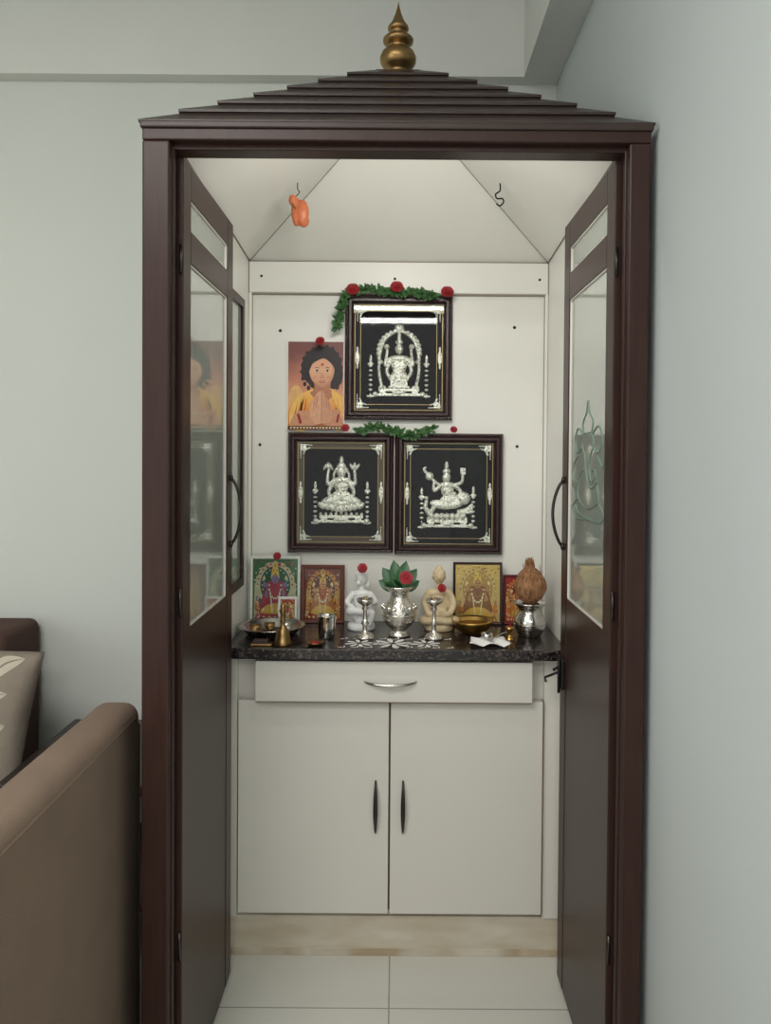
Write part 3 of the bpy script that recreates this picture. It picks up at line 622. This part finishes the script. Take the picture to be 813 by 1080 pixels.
for dx, dy, r in ((-.05, .0, .018), (-.012, .03, .016), (.035, .04, .016), (.045, -.01, .014)):
    lathe('small_cup', [(0, .004), (r*.7, .004), (r, .018), (r*1.05, .026), (r*.95, .026), (r*.6, .012), (0, .010)], (loc[0]+dx, loc[1]+dy, loc[2]), M['brassd'] if dx < .03 else M['silverp'], 1, 24)
for k in range(12):
    a = random.uniform(0, 6.28); rr_ = random.uniform(.0, .05)
    bm = bmesh.new(); sphere(bm, (loc[0]+rr_*math.cos(a), loc[1]-.01+rr_*math.sin(a)*.6, ZT+.006), (.006, .004, .003), None, 8); frombm('petal', bm, M['kum'] if k % 2 else M['amber'], True)
end()
loc = at(500, 2.325); s = 2.325/810; begin('brass_bowl', loc)
lathe('bowl', [(0, 0), (11, 0), (12, 1), (17, 5), (21, 11), (22.5, 13.5), (22, 14.5), (20, 12.5), (15, 6.5), (0, 4)], loc, M['brass'], s)
lathe('oil', [(0, 9), (18, 9), (18, 9.6), (0, 9.6)], loc, M['amber'], s); end()
loc = at(560, 2.29); s = 2.29/810; begin('steel_water_pot', loc)
lathe('pot', [(0, 0), (11, 0), (12, 1.5), (15.5, 7), (17, 14), (16, 20), (12, 25), (11, 28), (13, 31), (17, 34.5), (18, 36), (17, 36.4), (12, 33), (9, 29), (9, 24)], loc, M['steel'], s)
tube('pot_ring', [(loc[0]+17.2*s*math.cos(a*pi/16), loc[1]+17.2*s*math.sin(a*pi/16), loc[2]+14*s) for a in range(32)], .0012, M['steel'], True); end()
begin('coconut', (loc[0], loc[1], ZT+.1))
cz0 = ZT+54*s; bm = bmesh.new()
bmesh.ops.create_uvsphere(bm, u_segments=32, v_segments=24, radius=1)
for vv in bm.verts:
    z = vv.co.z; w = 1-.22*max(z, 0)-.04*max(-z, 0)
    rad = 17*s*w; a = math.atan2(vv.co.y, vv.co.x)
    rad *= 1+.05*math.cos(3*a)+random.uniform(-.03, .03)
    vv.co = Vector((loc[0]+vv.co.x*rad, loc[1]+vv.co.y*rad, cz0+z*20*s))
frombm('husk', bm, M['coco'], True)
bm = bmesh.new()
for k in range(60):
    a = random.uniform(0, 6.28); r0 = random.uniform(.0, .020)
    b0 = Vector((loc[0]+r0*math.cos(a), loc[1]+r0*math.sin(a), cz0+15*s)); leafgeo(bm, b0, (-math.cos(a)*.35+random.uniform(-.25, .25), -math.sin(a)*.35+random.uniform(-.2, .2), 1), (0, -1, 0), random.uniform(.03, .045), .004)
for k in range(60):
    a = random.uniform(0, 6.28); t = random.uniform(-.6, .9); r0 = 16*s*math.sqrt(max(1-t*t, 0))*.97
    leafgeo(bm, (loc[0]+r0*math.cos(a), loc[1]+r0*math.sin(a), cz0+t*20*s), (math.cos(a)*.25, math.sin(a)*.25, random.choice((1, 1, -1))), (math.cos(a), math.sin(a), 0), .02, .003)
frombm('tuft', bm, M['coco']); end()
loc = at(517, 2.185); s = 2.185/810; begin('small_offering_cloth', loc)
bm = bmesh.new(); g = {}
for i in range(13):
    for j in range(9):
        u = i/12*2-1; w = j/8*2-1
        g[i, j] = bm.verts.new((loc[0]+u*.052*(1-.1*w), loc[1]+w*.040, ZT+.003+.016*abs(math.sin(u*3+w*2))*(1-.3*abs(w))))
for i in range(12):
    for j in range(8): bm.faces.new((g[i, j], g[i+1, j], g[i+1, j+1], g[i, j+1]))
o = frombm('folded_cloth', bm, M['white'], True); md = o.modifiers.new('t', 'SOLIDIFY'); md.thickness = .0015
lathe('small_spoon_cup', [(0, 5), (5, 5), (6, 8), (6.4, 12), (5.4, 12), (0, 7)], (loc[0]-.005, loc[1], ZT), M['steel'], s, 20)
bow('spoon_handle', (loc[0], loc[1]-.02, ZT+.014), (loc[0]+.055, loc[1]+.02, ZT+.03), (0, 0, .004), .0018, M['steel']); end()
begin('kumkum_dish', at(333, 2.16)); lathe('dish', [(0, 0), (6, 0), (9, 3), (9.5, 4), (8.5, 3.8), (0, 1.5)], at(333, 2.16), M['brassd'], .0027, 24); lathe('powder', [(0, 1.6), (6, 2), (3, 4), (0, 4.6)], at(333, 2.16), M['kum'], .0027, 20); end()
begin('brass_matchbox_tray', at(277, 2.16)); lx, ly, lz = at(277, 2.16)
box('tray', lx-.03, lx+.03, ly-.015, ly+.015, lz, lz+.006, M['brassd'], .002); box('matchbox', lx-.022, lx+.018, ly-.012, ly+.01, lz+.006, lz+.016, paint(60, 40, 36), .001); end()
loc = at(539, 2.24); begin('brass_incense_holder', loc)
lathe('holder', [(0, 0), (5, 0), (5.5, 1), (2, 3), (1.6, 8), (4, 11), (4.6, 14), (3.6, 14), (0, 11)], loc, M['brass'], .00276, 20)
for a in (-.2, .1, .3): tube('incense_stick', [(loc[0], loc[1], loc[2]+.03), (loc[0]+a*.06, loc[1]+.01, loc[2]+.085)], .0009, M['kum'])
end()
begin('white_rangoli', (-.01, 2.19, ZT))
def petalpts(x, y, a, Ln, w):
    c, s_ = math.cos(a), math.sin(a); o = []
    for i in range(14):
        t = 2*pi*i/14; u = Ln*.5*(1+math.cos(t)); q = w*math.sin(t)*(.5+.5*math.cos(t)*.4); o.append((x+u*c-q*s_, y+u*s_+q*c))
    return o
RG = []
for cxr, R in ((-.01, .058), (-.105, .042), (.085, .042)):
    for k in range(8): a = k*pi/4+.2; RG.append(petalpts(cxr+.008*math.cos(a), 2.185+.008*math.sin(a), a, R-.008, R*.26))
for k in range(18):
    x = -.165+k*.019
    for yq in (2.136, 2.234): RG.append(petalpts(x, yq, (k % 2)*1.2+.3, .017, .005))
for x in (-.055, .04):
    for k in range(5): RG.append(petalpts(x, 2.185, k*2*pi/5, .016, .006))
bm = bmesh.new()
for pts in RG: bm.faces.new([bm.verts.new((p[0], p[1], ZT+.0008)) for p in pts])
bmesh.ops.triangulate(bm, faces=bm.faces[:]); frombm('chalk_strokes', bm, M['white']); end()

# ------------------------------------------------------------ flowers and garlands
fv = V(2.44)
R3 = lambda px, py, r: (fv.x(px), 2.436, fv.z(py), r)
P3 = lambda px, py, y=2.443: (fv.x(px), y, fv.z(py))
garland('rose_leaf_garland', [P3(354, 346), P3(357, 334), P3(360, 322), P3(366, 312), P3(380, 306), P3(395, 307), P3(412, 309), P3(430, 309), P3(445, 311), P3(457, 312)], 3, .022,
        (R3(371, 307, .022), R3(417, 304, .021), R3(470, 309, .021)))
garland('rose_leaf_garland', [P3(378, 454), P3(392, 451), P3(405, 452), P3(418, 456), P3(432, 459), P3(446, 455), P3(456, 452)], 3, .022,
        (R3(364, 452, .014), R3(478, 453, .012)))
rose(*R3(337, 361, .015))
rose(V(2.34).x(383), 2.338, V(2.34).z(600), .016); rose(V(2.25).x(429), 2.235, V(2.25).z(609), .021)
rose(V(2.32).x(467), 2.325, V(2.32).z(621), .014); rose(V(2.43).x(293), 2.425, V(2.42).z(588), .013)

# ------------------------------------------------------------ hanging ornament and hook
begin('hanging_orange_ornament', (-.283, 2.15, 2.19))
tube('hook', spl([(-.283, 2.15, 2.178), (-.283, 2.15, 2.160), (-.278, 2.15, 2.152), (-.285, 2.15, 2.142)], 6), .0014, M['black'])
body('shell', [('e', -.285, 2.15, 2.096, .016, .016, .040), ('e', -.270, 2.145, 2.094, .020, .014, .036), ('e', -.295, 2.14, 2.126, .012, .010, .016), ('e', -.266, 2.15, 2.072, .016, .012, .018)], M['orange'], .002, 3)
tube('string', [(-.285, 2.15, 2.142), (-.300, 2.135, 2.125), (-.285, 2.13, 2.10)], .0015, M['amber']); end()
begin('ceiling_hook', (.28, 2.15, 2.19))
tube('s_hook', spl([(.28, 2.15, 2.180), (.28, 2.15, 2.160), (.268, 2.15, 2.15), (.272, 2.15, 2.138), (.286, 2.15, 2.138), (.290, 2.15, 2.128), (.280, 2.15, 2.118), (.270, 2.15, 2.124)], 6), .0022, M['black']); end()

# ------------------------------------------------------------ sofas, cushion, side table
begin('sofa', (-.95, 1.0, FZ)); S_ = M['sofa']
box('backrest', -.665, -.565, .25, 1.705, .06, .876, S_, .032, 5, True)
tube('piping', [(-.567, .30, .847), (-.567, 1.66, .847), (-.570, 1.697, .82), (-.570, 1.700, .12)], .0028, S_)
box('seat_base', -1.34, -.67, .26, 1.69, .06, .30, S_, .02, 3, True)
box('seat_cushion', -1.36, -.672, .40, 1.55, .302, .45, S_, .04, 4, True)
box('arm_far', -1.34, -.672, 1.552, 1.69, .25, .62, S_, .04, 4, True); box('arm_near', -1.34, -.672, .26, .398, .25, .62, S_, .04, 4, True)
for x in (-1.28, -.64):
    for y in (.32, 1.62): box('foot', x-.025, x+.025, y-.025, y+.025, FZ, .065, M['dwood'], .004)
end()
begin('sofa', (-1.8, 2.2, FZ)); S_ = M['sofad']
box('backrest', -2.5, -1.195, 2.34, 2.58, .06, .868, S_, .03, 4, True)
box('seat_base', -2.5, -1.195, 1.80, 2.338, .06, .30, S_, .02, 3, True)
box('seat_cushion', -2.34, -1.20, 1.78, 2.335, .302, .45, S_, .04, 4, True)
box('arm', -2.5, -2.345, 1.80, 2.335, .25, .62, S_, .04, 4, True)
for x in (-2.45, -1.25):
    for y in (1.85, 2.52): box('foot', x-.025, x+.025, y-.025, y+.025, FZ, .065, M['dwood'], .004)
end()
ce = begin('throw_cushion', (0, 0, 0)); Wc = .20
def pillow(u, w, sd=-1, lift=0.):
    e_ = (1-abs(u)**2.5)*(1-abs(w)**2.5); pin = 1-.08*(1-abs(u*w))*max(abs(u), abs(w))**4
    return (u*Wc*pin, sd*(.075*max(e_, 0)**.5+lift), w*Wc*pin)
bm = bmesh.new(); n = 24
for sd in (1, -1):
    g = {}
    for i in range(n+1):
        for j in range(n+1): g[i, j] = bm.verts.new(pillow(i/n*2-1, j/n*2-1, sd))
    for i in range(n):
        for j in range(n): bm.faces.new((g[i, j], g[i+1, j], g[i+1, j+1], g[i, j+1]))
bmesh.ops.remove_doubles(bm, verts=bm.verts[:], dist=.0005)
frombm('pillow', bm, M['cush'], True)
# leaf print: narrow curved leaves with a vein, laid on both faces
bm = bmesh.new(); rn = random.Random(11)
for sd in (1, -1):
    for a0, b0 in [(a, b) for a in (-.75, -.3, .15, .6) for b in (-.72, -.26, .2, .66)]:
        ca, cb = a0+rn.uniform(-.08, .08), b0+rn.uniform(-.06, .06); an = math.radians(rn.choice((50, 65, 115, 40))+rn.uniform(-10, 10)); Ln = rn.uniform(.46, .58); Wd = rn.uniform(.11, .15)
        for side in (1, -1):
            prev = None
            for i in range(11):
                t = i/10; h = Wd*math.sin(pi*t)**.8; bend = .10*math.sin(pi*t)
                row = []
                for q in (.12, .5, .95):
                    lx_ = (t-.5)*Ln; ly_ = bend+side*h*q
                    uu = ca+lx_*math.cos(an)-ly_*math.sin(an); ww = cb+lx_*math.sin(an)+ly_*math.cos(an)
                    uu = max(-.97, min(.97, uu)); ww = max(-.97, min(.97, ww)); row.append(bm.verts.new(pillow(uu, ww, sd, .0012)))
                if prev:
                    for j in range(2): bm.faces.new((prev[j], prev[j+1], row[j+1], row[j]))
                prev = row
frombm('leaf_print', bm, M['cushp'], True); end()
ce.location = (-1.25, 2.225, .655); ce.rotation_euler = (math.radians(-14), math.radians(4), math.radians(-6))
begin('side_table', (-.8, 2.25, FZ))
box('top', -1.05, -.585, 2.0, 2.5, .52, .55, M['dwood'], .004); box('shelf', -1.0, -.6, 2.02, 2.48, .2, .22, M['dwood'], .003)
for x in (-1.0, -.605):
    for y in (2.02, 2.48): box('leg', x-.018, x+.018, y-.018, y+.018, FZ, .52, M['dwood'], .003)
end()

# ------------------------------------------------------------ lights
def area(name, loc, rot, sx, sy, p, col=(1, 1, 1)):
    l = bpy.data.lights.new(name, 'AREA'); l.shape = 'RECTANGLE'; l.size = sx; l.size_y = sy; l.energy = p; l.color = col
    o = bpy.data.objects.new(name, l); bpy.context.collection.objects.link(o); o.location = loc; o.rotation_euler = rot; return o
area('cabinet_batten_light', (0, 1.644, 2.076), (math.radians(62), 0, 0), .38, .014, 3.0, (1, .97, .92))
area('added_overhead_fill', (-1.0, -.3, 2.9), (0, 0, 0), 1.2, 1.2, 52, (1, .975, .94))  # added overhead fill for the room, not a known fixture
area('ceiling_tube_light', (0, -2.05, 2.88), (math.radians(20), 0, 0), .72, .45, 34, (1, .98, .95))
area('added_left_fill', (-2.85, -1.2, 1.5), (0, math.radians(-90), 0), 1.8, 2.0, 26, (.95, .98, 1))  # added side fill for soft daylight; the left wall has no window
w = bpy.data.worlds.new('world'); scene.world = w; w.use_nodes = True
w.node_tree.nodes['Background'].inputs[0].default_value = (.985, .985, .975, 1); w.node_tree.nodes['Background'].inputs[1].default_value = .86

# ------------------------------------------------------------ camera
cd = bpy.data.cameras.new('camera'); cam = bpy.data.objects.new('camera', cd); bpy.context.collection.objects.link(cam)
cd.sensor_fit = 'AUTO'; cd.sensor_width = 36; cd.lens = 27
pitch = 1.0
cam.rotation_mode = 'QUATERNION'
cam.rotation_quaternion = (Matrix.Rotation(math.radians(90-pitch), 3, 'X') @ Matrix.Rotation(math.radians(.42), 3, 'Z')).to_quaternion()
cam.location = (0, 0, CAMH)
cd.shift_x = -12.5/1080; cd.shift_y = -(63-810*math.tan(math.radians(pitch)))/1080
cd.clip_start = .05
scene.camera = cam
